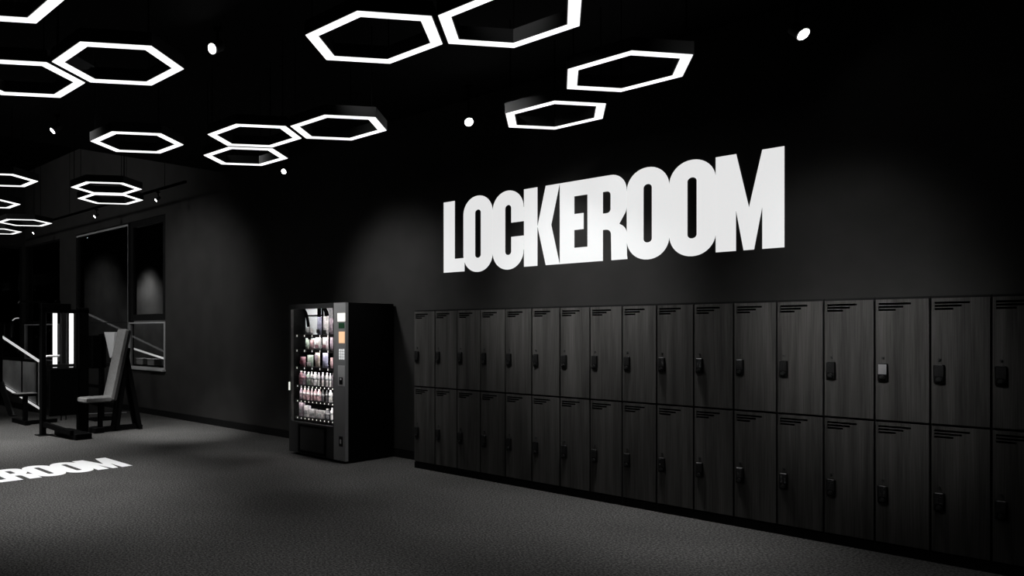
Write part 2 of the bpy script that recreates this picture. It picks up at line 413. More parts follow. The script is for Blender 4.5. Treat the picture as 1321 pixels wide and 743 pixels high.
for g in glyphs:
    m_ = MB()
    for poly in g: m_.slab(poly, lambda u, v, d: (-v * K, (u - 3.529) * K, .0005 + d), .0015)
    m_.build('letter', M['white'], fs_)  # light projected on the floor, painted as white letters

# ------------------------------------------------------------------ hexagon lamps
R = .45; ZHEX = 3.402
def ring_mesh(ro, ri, z0, z1):
    m_ = MB(); vs = []
    for r, z in ((ro, z0), (ri, z0), (ro, z1), (ri, z1)):
        for i in range(6):
            a = i * PI / 3; vs.append((r * math.cos(a), r * math.sin(a), z))
    fs = []
    for i in range(6):
        j = (i + 1) % 6
        fs += [(i, 6 + i, 6 + j, j), (12 + i, 12 + j, 18 + j, 18 + i), (i, j, 12 + j, 12 + i), (6 + i, 18 + i, 18 + j, 6 + j)]
    return m_.add(vs, fs)
def make_hex(zc):
    t = thing('hexagon_pendant_lamp', '', 'ceiling lamp', (0, 0, 0))
    ring_mesh(R + .004, R * .80, .004, .090).build('housing', M['hexbody'], t)
    ring_mesh(R * .991, R * .818, 0, .004).build('diffuser', M['hexlight'], t)
    for a in (0, 2, 4):
        x, y = .9 * R * math.cos(a * PI / 3 + 0), .9 * R * math.sin(a * PI / 3)
        MB().tube([(x, y, .095), (x, y, zc - ZHEX - .003)], .004, 6).build('cable', M['cable'], t)
    return t
HX = [(.94, -4.64, 'white hexagon lamp near the upper left corner, right one of its pair'),
      (.23, -5.05, 'white hexagon lamp near the upper left corner, left one of its pair'),
      (2.37, -3.60, 'large white hexagon lamp at the top middle, left one of the large pair'),
      (3.07, -3.19, 'largest white hexagon lamp at the top middle, right one of the large pair'),
      (3.08, -1.77, 'white hexagon lamp above the wall lettering, the nearer and higher of two'),
      (2.19, -1.18, 'white hexagon lamp above the wall lettering, the farther and lower of two'),
      (.75, -2.34, 'white hexagon lamp in the cluster of three, the rightmost one'),
      (.05, -2.76, 'white hexagon lamp in the cluster of three, upper one of the two on the left'),
      (-.66, -2.33, 'white hexagon lamp in the cluster of three, lowest one'),
      (-.87, -3.50, 'single white hexagon lamp hanging alone left of the cluster of three'),
      (-3.17, -2.68, 'small white hexagon lamp left of the window, upper one of the overlapping pair'),
      (-3.87, -2.27, 'small white hexagon lamp just above the window, lower one of the overlapping pair'),
      (-3.52, -3.92, 'white hexagon lamp cut by the left edge, highest of the four small ones there'),
      (-5.29, -3.48, 'small white hexagon lamp cut by the left edge, second from top of four there'),
      (-6.84, -2.36, 'small far white hexagon lamp whole in view near the left edge'),
      (-8.24, -2.36, 'farthest and lowest white hexagon lamp, cut by the left edge'),
      (1.49, -5.74, 'white hexagon lamp showing only one corner in the top left corner of the picture')]
protoL = None; protoH = None
for (x, y, lab) in HX:
    high = x < XE + .4
    if high:
        if protoH is None: protoH = o = make_hex(ZH); o.location = (x, y, ZHEX)
        else: o = dup(protoH, (x, y, ZHEX))
    else:
        if protoL is None: protoL = o = make_hex(ZC); o.location = (x, y, ZHEX)
        else: o = dup(protoL, (x, y, ZHEX))
    o['label'] = lab; o['group'] = 'hexagon lamps hanging from the ceiling'

# ------------------------------------------------------------------ spotlights
PHI = math.radians(50.886)
RT = Vector((math.cos(PHI), math.sin(PHI), 0)); FW = Vector((-math.sin(PHI), math.cos(PHI), 0)); UP = Vector((0, 0, 1))
def spot(name, face, N, zc, rad, label, group, ln=.12):
    """lamp head whose lens centre is at face, looking along N, hung from zc"""
    N = N.normalized(); face = Vector(face)
    back = face - N * ln; mid = face - N * ln * .6
    t = thing(name, label, 'spotlight', (mid.x, mid.y, zc), group=group)
    o0 = Vector((mid.x, mid.y, zc))
    MB().tube([back - o0, back + N * .01 - o0, face - N * .004 - o0], [rad * .8, rad, rad], 20).build('lamp_head', M['spotbody'], t)
    MB().tube([face - N * .012 - o0, face + N * .002 - o0], rad * 1.04, 20).build('bezel', M['spotring'], t)
    MB().tube([face + N * .002 - o0, face + N * .005 - o0], rad * .86, 20).build('lens', M['spotlens'], t)
    MB().tube([(0, 0, 0), (0, 0, mid.z - zc + rad * .3)], .010, 8).tube([(0, 0, 0), (0, 0, -.02)], .035, 12).build('stem', M['cable'], t)
    return t
def nv(a, b, c): return -RT * a - UP * b - FW * c
g = 'ceiling spotlights'
spot('ceiling_spotlight', (.78, -.45, 3.79), nv(.15, .5, .85), ZC, .047, 'round ceiling spotlight left of the two hexagon lamps above the lettering', g)
spot('ceiling_spotlight', (3.81, -.55, 3.76), nv(-.15, .70, .70), ZC, .046, 'round ceiling spotlight alone at the upper right, nearest the camera', g)
spot('ceiling_spotlight', (.30, -3.42, 4.0), nv(.585, .486, .65), ZC, .048, 'round ceiling spotlight between the upper left hexagon pair and the top middle pair', g)
spot('ceiling_spotlight', (-3.1, -3.43, 4.0), nv(.66, .66, .33), ZC, .045, 'small ceiling spotlight at far left above the single hexagon lamp', g)
spot('ceiling_spotlight', (-2.45, -.31, 3.82), nv(.5, .5, .7), ZC, .040, 'small ceiling spotlight just below the lowest lamp of the hexagon cluster', g)
# track along the wall
tr = MB().box(-12.6, -4.55, -.625, -.585, 3.95, 3.985).build('lighting_track', M['cable'])
tag(tr, 'long thin black lighting track running above the windows', 'light track')
for x in (-12.2, -9.0, -5.2):
    MB().tube([(x, -.605, 3.98), (x, -.605, ZH)], .004, 6).build('cable', M['cable'], tr)
g = 'spotlights on the lighting track'
for x, lab in ((-7.85, 'track spotlight above the wide window panel, middle of three on the track'), (-5.50, 'track spotlight right of the overlapping hexagon pair, rightmost on the track'),
               (-10.99, 'track spotlight below the far hexagon lamp, leftmost on the track')):
    spot('track_spotlight', (x, -.6, 3.80), nv(.66, .66, .33), 3.95, .030, lab, g, .09)

# ------------------------------------------------------------------ vending machine
VX0, VX1, VY0, VY1, VZ = -1.676, -.650, -.87, -.03, 1.905
vm = thing('vending_machine', 'black vending machine with lit glass front standing left of the lockers', 'vending machine', ((VX0 + VX1) / 2, VY1, 0))
vo = Vector(vm.location)
def vb(x0, x1, y0, y1, z0, z1, bev=0): return MB().box(x0 - vo.x, x1 - vo.x, y0 - vo.y, y1 - vo.y, z0, z1, bev)
GX0, GX1, GZ0, GZ1 = -1.640, -.866, .42, 1.846
c = vb(VX0, VX0 + .03, VY0 + .045, VY1, .02, VZ)
c.box(VX1 - .03 - vo.x, VX1 - vo.x, VY0 + .045 - vo.y, 0, .02, VZ)
c.box(VX0 + .03 - vo.x, VX1 - .03 - vo.x, VY0 + .045 - vo.y, 0, VZ - .03, VZ)
c.box(VX0 + .03 - vo.x, VX1 - .03 - vo.x, VY0 + .045 - vo.y, 0, .02, .40)
c.box(VX0 + .03 - vo.x, VX1 - .03 - vo.x, -.04, 0, .40, VZ - .03)
c.box(GX1 + .012 - vo.x, VX1 - .03 - vo.x, VY0 + .045 - vo.y, -.04, .40, VZ - .03)
for fx in (VX0 + .06, VX1 - .06):
    for fy in (VY0 + .1, VY1 - .08): c.tube([(fx - vo.x, fy - vo.y, 0), (fx - vo.x, fy - vo.y, .02)], .025, 10)
c.build('cabinet', M['vblack'], vm)
d = vb(VX0, GX0, VY0, VY0 + .044, .03, VZ, 0)
d.box(GX1 - vo.x, GX1 + .018 - vo.x, VY0 - vo.y, VY0 + .044 - vo.y, .03, VZ)
d.box(GX0 - vo.x, GX1 - vo.x, VY0 - vo.y, VY0 + .044 - vo.y, GZ1, VZ)
d.box(GX0 - vo.x, GX1 - vo.x, VY0 - vo.y, VY0 + .044 - vo.y, .03, GZ0)
dr = d.build('door', M['vdoor'], vm)
vb(GX0 + .001, GX1 - .001, VY0 + .012, VY0 + .018, GZ0, GZ1).build('glass_pane', M['glassclear'], dr)
hf = vb(-1.49, -.985, VY0 - .012, VY0, .06, .40, 0)
hf.v = []; hf.f = []; hf.sm = []
for a in ((-1.49, -.985, .37, .40), (-1.49, -.985, .045, .075), (-1.49, -1.462, .075, .37), (-1.013, -.985, .075, .37)):
    hf.box(a[0] - vo.x, a[1] - vo.x, VY0 - .012 - vo.y, VY0 - vo.y, a[2], a[3])
hf.build('hatch_frame', M['vblack'], dr)
vb(-1.46, -1.015, VY0 - .005, VY0, .077, .368, .002).build('delivery_flap', M['vdoor'], dr)
vb(-1.672, -1.655, VY0 - .012, VY0, .812, .915).build('door_handle', M['screen_white'], dr, label='small white lit strip on the left edge')
# control column on the right
cp = vb(-.846, VX1, VY0 - .004, VY0 + .044, .03, VZ).build('control_panel', M['vpanel'], vm)
yv = VY0 - .004
vb(-.780, -.652, yv - .004, yv, 1.682, 1.780).build('price_label', M['screen_white'], cp, label='white lit label')
vb(-.760, -.665, yv - .003, yv, 1.60, 1.665).build('green_label', M['green'], cp)
vb(-.757, -.660, yv - .005, yv, 1.425, 1.560).build('display_screen', M['screen_orange'], cp, label='orange display')
kp = MB()
for i in range(3):
    for j in range(4): kp.bbox(-.755 + i * .033 - vo.x, -.730 + i * .033 - vo.x, yv - .006 - vo.y, yv - vo.y, 1.232 + j * .032, 1.257 + j * .032, .003)
kp.build('keypad', M['key'], cp)
ca = vb(-.772, -.656, yv - .006, yv, .915, 1.16, .004)
ca.build('payment_plate', M['cardplate'], cp)
vb(-.745, -.685, yv - .014, yv - .006, .935, 1.02, .004).build('card_reader', M['lock'], cp)
MB().tube([(-.712 - vo.x, yv - .02 - vo.y, 1.0), (-.712 - vo.x, yv - .014 - vo.y, 1.0)], .012, 12).build('coin_button', M['white'], cp)
vb(-.755, -.690, yv - .008, yv, .20, .32, .006).build('coin_return', M['lock'], cp)
vb(-.735, -.710, yv - .011, yv - .008, .235, .285, .003).build('coin_slot', M['cardplate'], cp)
# interior
IX0, IX1, IY0 = VX0 + .032, GX1 + .010, VY0 + .050
SH = [(.475, 'sixth'), (.690, 'fifth'), (.880, 'fourth'), (1.110, 'third'), (1.330, 'second'), (1.520, 'top')]
for z, _ in SH:
    s_ = vb(IX0 + .002, IX1 - .002, IY0 + .03, -.12, z - .012, z)
    s_.box(IX0 + .002 - vo.x, IX1 - .002 - vo.x, IY0 + .028 - vo.y, IY0 + .034 - vo.y, z - .030, z + .004)
    sh = s_.build('shelf', M['shelf'], vm)
    tk = MB()
    for k in range(10):
        if z < 1.0: tk.box(IX0 + .04 + k * .072 - vo.x, IX0 + .050 + k * .072 - vo.x, IY0 + .025 - vo.y, IY0 + .028 - vo.y, z - .024, z - .008)
        elif k % 2 == 0: tk.box(IX0 + .03 + k * .072 - vo.x, IX0 + .038 + k * .072 - vo.x, IY0 + .025 - vo.y, IY0 + .028 - vo.y, z - .026, z - .002)
    tk.build('price_tags', M['screen_white'], sh)
vb(IX0 + .002, IX1 - .002, -.09, -.072, .43, 1.87).build('back_liner', M['vinner'], vm)
MB().box(IX0 + .004 - vo.x, -1.34 - vo.x, IY0 + .20 - vo.y, IY0 + .206 - vo.y, 1.345, 1.868).build('reflection_panel', M['vreflection'], vm, label='pale glowing panel shaped as a reflection in the glass')  # reflection in the front glass, built as a glowing panel
MB().tube([(x - vo.x, IY0 + .17 - vo.y, z) for x, z in ((-1.70 + .065, 1.845), (-1.60, 1.80), (-1.575, 1.74), (-1.555, 1.66), (-1.54, 1.56), (-1.53, 1.45), (-1.525, 1.345))], .019, 8).build('reflection_band', M['cable'], vm, label='black curved band of the reflection')  # dark curve within that reflection, modelled as a tube
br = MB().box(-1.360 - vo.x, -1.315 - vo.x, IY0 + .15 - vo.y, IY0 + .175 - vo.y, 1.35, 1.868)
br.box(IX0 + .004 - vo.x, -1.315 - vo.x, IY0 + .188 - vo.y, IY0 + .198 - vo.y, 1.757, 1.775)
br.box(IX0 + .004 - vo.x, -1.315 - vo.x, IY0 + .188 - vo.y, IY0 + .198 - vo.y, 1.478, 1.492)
br.build('reflection_bars', M['cable'], vm)  # dark lines of the same reflection, modelled as bars
MB().tube([(x - vo.x, IY0 + .10 - vo.y, z) for x, z in ((-1.205, 1.862), (-1.17, 1.845), (-1.145, 1.81), (-1.13, 1.76))], [.018, .022, .024, .026], 8).build('reflection_band', M['cable'], vm)  # second dark curve of the reflection
MB().box(-1.30 - vo.x, IX1 - .004 - vo.x, IY0 + .20 - vo.y, IY0 + .206 - vo.y, 1.55, 1.868).build('reflection_panel', M['p_grey'], vm)
# LED strips inside the frame
vb(GX1 - .006, GX1 + .006, VY0 + .046, VY0 + .060, .5, 1.84).build('light_strip', M['vled'], vm)
vb(IX0 + .05, IX1 - .05, VY0 + .048, VY0 + .070, VZ - .044, VZ - .034).build('light_strip', M['vled'], vm)
for z, _ in SH[1:]:
    vb(IX0 + .03, IX1 - .03, IY0 + .0345, IY0 + .042, z - .026, z - .016).build('light_strip', M['vled_soft'], vm)

def bag_mesh(w_, h_, d_=.05):
    m_ = MB(); nx, nz = 6, 9; vs = []
    for s_ in (1, -1):
        for j in range(nz + 1):
            for i in range(nx + 1):
                u, v = i / nx, j / nz
                bulge = (math.sin(PI * u) ** .6 if 0 < u < 1 else 0) * (max(0, math.sin(PI * min(1, max(0, (v - .05) / .9)))) ** .5)
                wv = w_ * (1 - .05 * math.sin(PI * v))
                vs.append(((u - .5) * wv, s_ * (bulge * d_ / 2 + .001), v * h_))
    n1 = (nx + 1) * (nz + 1); fs = []
    for s_ in (0, 1):
        for j in range(nz):
            for i in range(nx):
                a = s_ * n1 + j * (nx + 1) + i; q = (a, a + 1, a + nx + 2, a + nx + 1)
                fs.append(q if s_ else q[::-1])
    for j in range(nz):
        for i in (0, nx):
            a = j * (nx + 1) + i; b = a + nx + 1; fs.append((a, b, b + n1, a + n1))
    for i in range(nx):
        for j in (0, nz):
            a = j * (nx + 1) + i; fs.append((a, a + 1, a + 1 + n1, a + n1))
    return m_.add(vs, fs, True)
def bottle_mesh(w_, h_):
    r = w_ / 2
    return MB().lathe([(r * .9, 0), (r, .008), (r, h_ * .30), (r * .93, h_ * .36), (r, h_ * .42), (r, h_ * .68), (r * .75, h_ * .80), (r * .42, h_ * .89), (r * .40, h_ * .93)], n=12)
def product(kind, x0, x1, z, z1, colr, label, grp, cap=None, patch=None):
    cx_, w_, h_ = max((x0 + x1) / 2, -1.624 + (x1 - x0) / 2), x1 - x0, z1 - z
    loc = (cx_ - .014, -.722, z + .0005)
    if kind == 'bag':
        t = thing('snack_bag', label, 'snack', loc, group=grp)
        bag_mesh(w_, h_).build('pouch', M['p_' + colr], t)
        if patch: MB().box(-w_ * .32, w_ * .32, -.0285, -.024, h_ * patch[1], h_ * patch[2]).build('printed_patch', M['p_' + patch[0]], t)
    elif kind == 'bottle':
        t = thing('drink_bottle', label, 'bottle', loc, group=grp)
        bottle_mesh(w_, h_).build('bottle_body', M['p_' + colr], t)
        MB().lathe([(w_ * .24, h_ * .93), (w_ * .25, h_ * .94), (w_ * .25, h_ * .995), (w_ * .2, h_)], n=10).build('cap', M['p_' + (cap or 'white')], t)
        MB().lathe([(w_ * .505, h_ * .44), (w_ * .505, h_ * .64)], n=12).build('printed_band', M['p_' + (patch or 'grey')], t)
    else:
        t = thing('food_carton', label, 'carton', loc, group=grp)
        MB().bbox(-w_ / 2, w_ / 2, -.03, .03, 0, h_, .006).build('box_body', M['p_' + colr], t)
        if patch: MB().box(-w_ * .34, w_ * .34, -.032, -.030, h_ * .25, h_ * .6).build('printed_patch', M['p_' + patch], t)
    return t
G1 = 'packs behind the vending machine glass'
def lb(desc, n, row): return '%s, %s from left on the %s shelf of vending machine' % (desc, ORD[n], row)
r1 = [(-1.511, -1.430, 1.62, 'grey', None), (-1.42, -1.372, 1.60, 'white', None), (-1.290, -1.205, 1.745, 'lav', ('black', .1, .3)), (-1.180, -1.085, 1.752, 'white', ('black', .03, .26)), (-1.063, -.975, 1.73, 'mauve', None)]
for n, (a, b, t1, c_, p_) in enumerate(r1): product('bag', a, b, 1.520, t1, c_, lb('tall %s snack bag' % {'lav': 'bluish', 'grey': 'grey', 'white': 'white', 'mauve': 'dusky pink'}[c_], n, 'top'), G1, patch=p_)
r2 = [(-1.510, -1.440, 1.46, 'green', 'pale green'), (-1.425, -1.345, 1.455, 'pink', 'pink'), (-1.322, -1.225, 1.495, 'white', 'white'), (-1.190, -1.085, 1.497, 'white', 'white'), (-1.058, -.975, 1.49, 'mauve', 'dusky pink')]
for n, (a, b, t1, c_, w_) in enumerate(r2): product('bag', a, b, 1.330, t1, c_, lb('%s snack bag' % w_, n, 'second'), G1, patch=('rose', .15, .4) if c_ == 'white' else None)
r3 = [(-1.611, -1.505, 1.239, 'rose', 'dark pink', ('maroon', .3, .6)), (-1.475, -1.361, 1.263, 'green', 'pale green', ('white', .12, .4)), (-1.322, -1.236, 1.300, 'tan', 'tan', ('mauve', .5, .85)),
      (-1.190, -1.090, 1.305, 'lav', 'bluish', None), (-1.050, -.980, 1.241, 'pink', 'pink', None)]
for n, (a, b, t1, c_, w_, p_) in enumerate(r3): product('bag', a, b, 1.110, t1, c_, lb('%s snack bag' % w_, n, 'third'), G1, patch=p_)
r4 = [(-1.632, -1.570, 'rose'), (-1.553, -1.497, 'mauve'), (-1.48, -1.42, 'green'), (-1.408, -1.372, 'white'), (-1.357, -1.289, 'white'), (-1.276, -1.240, 'white'), (-1.204, -1.166, 'white'), (-1.133, -1.087, 'white'), (-1.068, -1.036, 'white'), (-1.016, -.980, 'mauve')]
NM = {'rose': 'dark pink', 'mauve': 'dusky pink', 'green': 'pale green', 'white': 'white', 'pink': 'pink', 'dark': 'dark', 'black': 'black'}
for n, (a, b, c_) in enumerate(r4): product('bottle', a, b, .880, 1.055 - .004 * (n % 3), c_, lb('slim %s bottle' % NM[c_], n, 'fourth'), G1, patch='rose' if n < 2 else 'grey')
r5 = [(-1.616, -1.565, 'mauve'), (-1.547, -1.490, 'pink'), (-1.480, -1.431, 'pink'), (-1.405, -1.367, 'pink'), (-1.344, -1.298, 'pink'), (-1.28, -1.223, 'pink'), (-1.198, -1.166, 'dark'), (-1.130, -1.098, 'dark'), (-1.072, -1.019, 'white'), (-1.010, -.976, 'grey')]
NM['grey'] = 'grey'
for n, (a, b, c_) in enumerate(r5): product('bottle', a, b, .690, .838, c_, lb('short %s bottle' % NM[c_], n, 'fifth'), G1, patch='white' if c_ in ('pink', 'mauve') else 'grey', cap=c_ if c_ == 'dark' else 'white')
r6 = [('carton', -1.608, -1.545, .650, 'mauve', 'tall dusky pink carton'), ('carton', -1.511, -1.433, .615, 'white', 'tall white carton'), ('carton', -1.408, -1.304, .580, 'white', 'wide white carton'),
      ('carton', -1.280, -1.163, .575, 'white', 'wide white carton'), ('bottle', -1.138, -1.060, .605, 'dark', 'dark bottle'), ('bottle', -1.040, -.985, .625, 'white', 'white bottle')]
for n, (kd, a, b, t1, c_, w_) in enumerate(r6): product(kd, a, b, .475, t1, c_, lb(w_, n, 'lowest'), G1, patch='grey')

# ------------------------------------------------------------------ weight machine
A0 = Vector((-5.22, -2.692, 0))
wm = thing('weight_machine', 'black weight stack machine with two white light strips between its posts', 'gym machine', A0, PI / 2)
def wb(*a, **k): return MB().box(*a, **k)
# local: x runs along the frame, y away from the camera side
wb(-.03, .05, 0, .09, .012, 1.93, bev=.01).build('post', M['metal'], wm)
wb(.565, .735, 0, .10, .012, 1.93, bev=.01).build('post', M['metal'], wm)
wb(-.08, .10, -.05, .14, 0, .012).build('foot_plate', M['metal'], wm)
wb(.52, .78, -.05, .15, 0, .012).build('foot_plate', M['metal'], wm)
wb(-.035, .44, -.005, .095, 1.90, 1.985, bev=.01).build('top_beam', M['metal'], wm)
wb(.05, .74, .0, .10, 1.845, 1.90, bev=.008).build('top_beam', M['metal'], wm)
tb = MB().beam((-.34, .045, 2.005), (.05, .045, 2.005), .05, .035); tb.tube([(-.34, .045, 2.0), (-.37, .045, 1.97)], .012, 8)
tb.build('pulley_arm', M['metal'], wm)
MB().tube([(.24, .03, 2.0), (.24, .06, 2.0)], .045, 14).build('pulley', M['metal'], wm)
for u in (.200, .462): MB().box(u - .030, u + .030, .030, .055, .99, 1.838).build('light_strip', M['led'], wm, label='white light strip')
for u in (.305, .385): MB().tube([(u, .06, .2), (u, .06, 1.84)], .012, 10).build('guide_rod', M['rod'], wm)
ws = MB()
for k in range(14): ws.bbox(.13, .53, .025, .095, .34 + k * .052, .388 + k * .052, .004)
ws.build('weight_stack', M['pad_dark'], wm)
wb(.09, .555, -.018, .018, .28, .99, bev=.006).build('shroud', M['metal'], wm)
MB().beam((.02, .02, .17), (.14, -.70, .10), .06, .07).build('base_rail', M['metal'], wm)
wb(.16, .42, -.78, -.02, .0, .085, bev=.012).build('base_block', M['metal'], wm)
MB().tube([(.04, -.015, 1.185), (.06, -.03, 1.19), (.24, -.03, 1.19)], .018, 10).build('grab_handle', M['white'], wm, label='bright pale handle')

# seat unit of the machine (padded seat and upright back)
st = thing('padded_exercise_seat', 'grey padded seat with tall leaning backrest right of the weight machine posts', 'exercise seat', (-5.08, -1.85, 0))
so = Vector(st.location); st.location.x += .03
def sb(x0, x1, y0, y1, z0, z1, bev=0): return MB().box(x0 - so.x, x1 - so.x, y0 - so.y, y1 - so.y, z0, z1, bev)
sb(-5.23, -4.95, -2.17, -1.70, .475, .555, .03).build('seat', M['pad'], st)
bk = MB()
def backrest(m_, y0, z0, y1, z1, th, x0, x1, off=0, b=.02):
    p = Vector((0, y0 - so.y, z0)); q = Vector((0, y1 - so.y, z1)); dd = (q - p).normalized(); nn = Vector((0, dd.z, -dd.y))
    vs = []
    L_ = (q - p).length
    for (s_, i) in ((0, b), (b, 0), (L_ - b, 0), (L_, b)):
        for (xx, tt) in ((x0 + i, 0 + i * .0), (x1 - i, 0), (x1 - i, th), (x0 + i, th)):
            v = p + dd * s_ + nn * (off + tt); vs.append((xx - so.x, v.y, v.z))
    fs = [(3, 2, 1, 0), (12, 13, 14, 15)]
    for r in range(3):
        for i in range(4):
            j = (i + 1) % 4; fs.append((r * 4 + i, r * 4 + j, r * 4 + 4 + j, r * 4 + 4 + i))
    m_.add(vs, fs)
backrest(bk, -1.735, .50, -1.47, 1.60, .05, -5.23, -4.95); bk.build('backrest', M['pad'], st)
b2 = MB(); backrest(b2, -1.735, .50, -1.47, 1.60, .05, -5.225, -4.955, .0505); b2.build('backrest_shell', M['pad_dark'], st)
MB().beam((0, 0, .0), (0, 0, .474), .06, .06).build('seat_post', M['metal'], st)
for x in (-5.16, -5.01):
    MB().beam((x - so.x, -1.40 - so.y, 1.30), (x - so.x, -1.60 - so.y, .03), .035, .06, (0, 1, 0)).build('leg', M['metal'], st)
    MB().beam((x - so.x, -1.44 - so.y, 1.22), (x - so.x, -1.20 - so.y, .03), .035, .07, (0, 1, 0)).build('leg', M['metal'], st)
MB().beam((-5.085 - so.x, -2.02 - so.y, .04), (-5.085 - so.x, -1.17 - so.y, .04), .07, .08).build('base_rail', M['metal'], st)
MB().beam((-5.20 - so.x, -1.20 - so.y, .035), (-4.97 - so.x, -1.20 - so.y, .035), .06, .07).build('base_rail', M['metal'], st)
MB().box(-.08, .14, -.16, .02, 0, .09, .02).build('base_block', M['metal'], st)

# low stool-like station left of the machine
ls = thing('low_exercise_stool', 'low black stool with a pale top edge left of the weight machine posts', 'exercise stool', (-6.67, -2.42, 0))
MB().box(-.20, .06, -.16, .20, .475, .520, .012).build('seat', M['metal'], ls)
MB().box(-.19, .05, -.155, .19, .5205, .528).build('seat_pad', M['pad'], ls)
MB().beam((0, 0, .06), (0, 0, .475), .07, .07).build('seat_post', M['metal'], ls)
MB().beam((-.50, 0, .035), (.12, 0, .035), .09, .07).build('base_rail', M['metal'], ls)
MB().beam((0, .05, .035), (0, .55, .035), .06, .06).build('base_rail', M['metal'], ls)

# second machine behind
m2 = thing('cable_machine', 'black cable machine with pale triangular pad behind the grey backrest', 'gym machine', (-6.55, -1.12, 0))
MB().box(-.20, .02, -.16, .12, .91, 1.49, .02).build('shroud', M['metal'], m2)
MB().box(-.06, .02, .0, .08, .02, 1.52, .01).build('post', M['metal'], m2)
MB().box(-.24, .20, -.20, .26, 0, .022).build('foot_plate', M['metal'], m2)
MB().beam((-.32, -.10, .60), (.10, .02, .58), .05, .05).build('side_arm', M['metal'], m2)
pd = MB(); pd.slab([[(0, 0), (.05, .03), (.085, .46), (-.10, .46)]], lambda u, v, d: (.10 + u * .63, .14 + u * .776 + d, 1.09 + v), .05)
pd.build('back_pad', M['cardplate'], m2, label='pale grey pad')

# rack at the left edge
rk = thing('squat_rack', 'black rack with slanted leg cut off by the left edge of the picture', 'gym rack', (-8.25, -2.2, 0))
MB().box(-.12, -.03, -.12, -.03, .28, 1.62, .01).build('post', M['metal'], rk)
MB().beam((-.06, -.06, .62), (.08, .09, .012), .07, .09).build('leg', M['rod'], rk)
MB().beam((-.09, -.06, .62), (-.35, -.35, .012), .07, .09).build('leg', M['metal'], rk)
MB().beam((-.40, -.10, .33), (0, .0, .33), .05, .07).build('cross_bar', M['metal'], rk)
MB().box(.02, .16, .02, .16, 0, .012).build('foot_plate', M['rod'], rk)
MB().box(-.42, -.28, -.42, -.28, 0, .012).build('foot_plate', M['metal'], rk)

# ramp with lit handrail
rp = thing('access_ramp', 'ramp with lit handrail and glass side panel at the far left behind the stool', 'ramp', (-8.3, -1.55, 0))
ro = Vector(rp.location)
X1, X2 = -12.95, -7.75
def zr(x): return max(.0, (-7.75 - x) * .16)
bd = MB()
vs = [(X1 - ro.x, 0, 0), (X2 - ro.x, 0, 0), (X1 - ro.x, 0, zr(X1)), (X1 - ro.x, 1.1, 0), (X2 - ro.x, 1.1, 0), (X1 - ro.x, 1.1, zr(X1))]
bd.add(vs, [(0, 1, 2), (3, 5, 4), (0, 3, 4, 1), (1, 4, 5, 2), (0, 2, 5, 3)]); bd.build('ramp_body', M['wall'], rp)
MB().beam((X1 - ro.x, -.011, zr(X1) + .02), (X2 - ro.x - .3, -.011, zr(X2 - .3) + .02), .02, .035).build('edge_light', M['led_dim'], rp, label='white light line along the ramp edge')
MB().beam((X1 - ro.x, -.02, .06), (X2 - ro.x - .8, -.02, .06), .02, .12).build('skirting', M['base'], rp)
hz = lambda x: 1.027 + (-8.476 - x) * .225
MB().beam((X1 - ro.x, .02, hz(X1)), (-8.3 - ro.x, .02, hz(-8.3)), .035, .035).build('handrail', M['led_dim'], rp, label='white lit handrail')
for x in (-12.8, -11.6, -10.4, -9.2, -8.4):
    MB().beam((x - ro.x, .02, zr(x) - .02), (x - ro.x, .02, hz(x) - .018), .025, .025).build('post', M['metal'], rp)
gp = MB(); xa, xb = X1 + .1, -8.45
gp.add([(xa - ro.x, .015, zr(xa) + .04), (xb - ro.x, .015, zr(xb) + .04), (xb - ro.x, .015, hz(xb) - .06), (xa - ro.x, .015, hz(xa) - .06),
        (xa - ro.x, .023, zr(xa) + .04), (xb - ro.x, .023, zr(xb) + .04), (xb - ro.x, .023, hz(xb) - .06), (xa - ro.x, .023, hz(xa) - .06)],
       [(0, 1, 2, 3), (7, 6, 5, 4), (0, 4, 5, 1), (1, 5, 6, 2), (2, 6, 7, 3), (3, 7, 4, 0)])
gp.build('glass_panel', M['glassclear'], rp)
fp = MB(); xa, xb, zt_ = -10.9, -8.30, .955
fp.add([(xa - ro.x, .030, zr(xa) + .04), (xb - ro.x, .030, zr(xb) + .04), (xb - ro.x, .030, zt_), (xa - ro.x, .030, zt_),
        (xa - ro.x, .040, zr(xa) + .04), (xb - ro.x, .040, zr(xb) + .04), (xb - ro.x, .040, zt_), (xa - ro.x, .040, zt_)],
       [(0, 1, 2, 3), (7, 6, 5, 4), (0, 4, 5, 1), (1, 5, 6, 2), (2, 6, 7, 3), (3, 7, 4, 0)])
fp.build('lit_wall_stand_in', M['wallglow'], rp, label='grey stand-in for the lit wall below the sill')  # pale panel stands in for light on the wall below the sill

tp = MB().beam((-7.75, -1.50, .002), (-7.30, -.20, .002), .05, .003).build('floor_marking', M['white'])
tag(tp, 'thin white marking strip on the floor behind the exercise seat', 'floor marking')

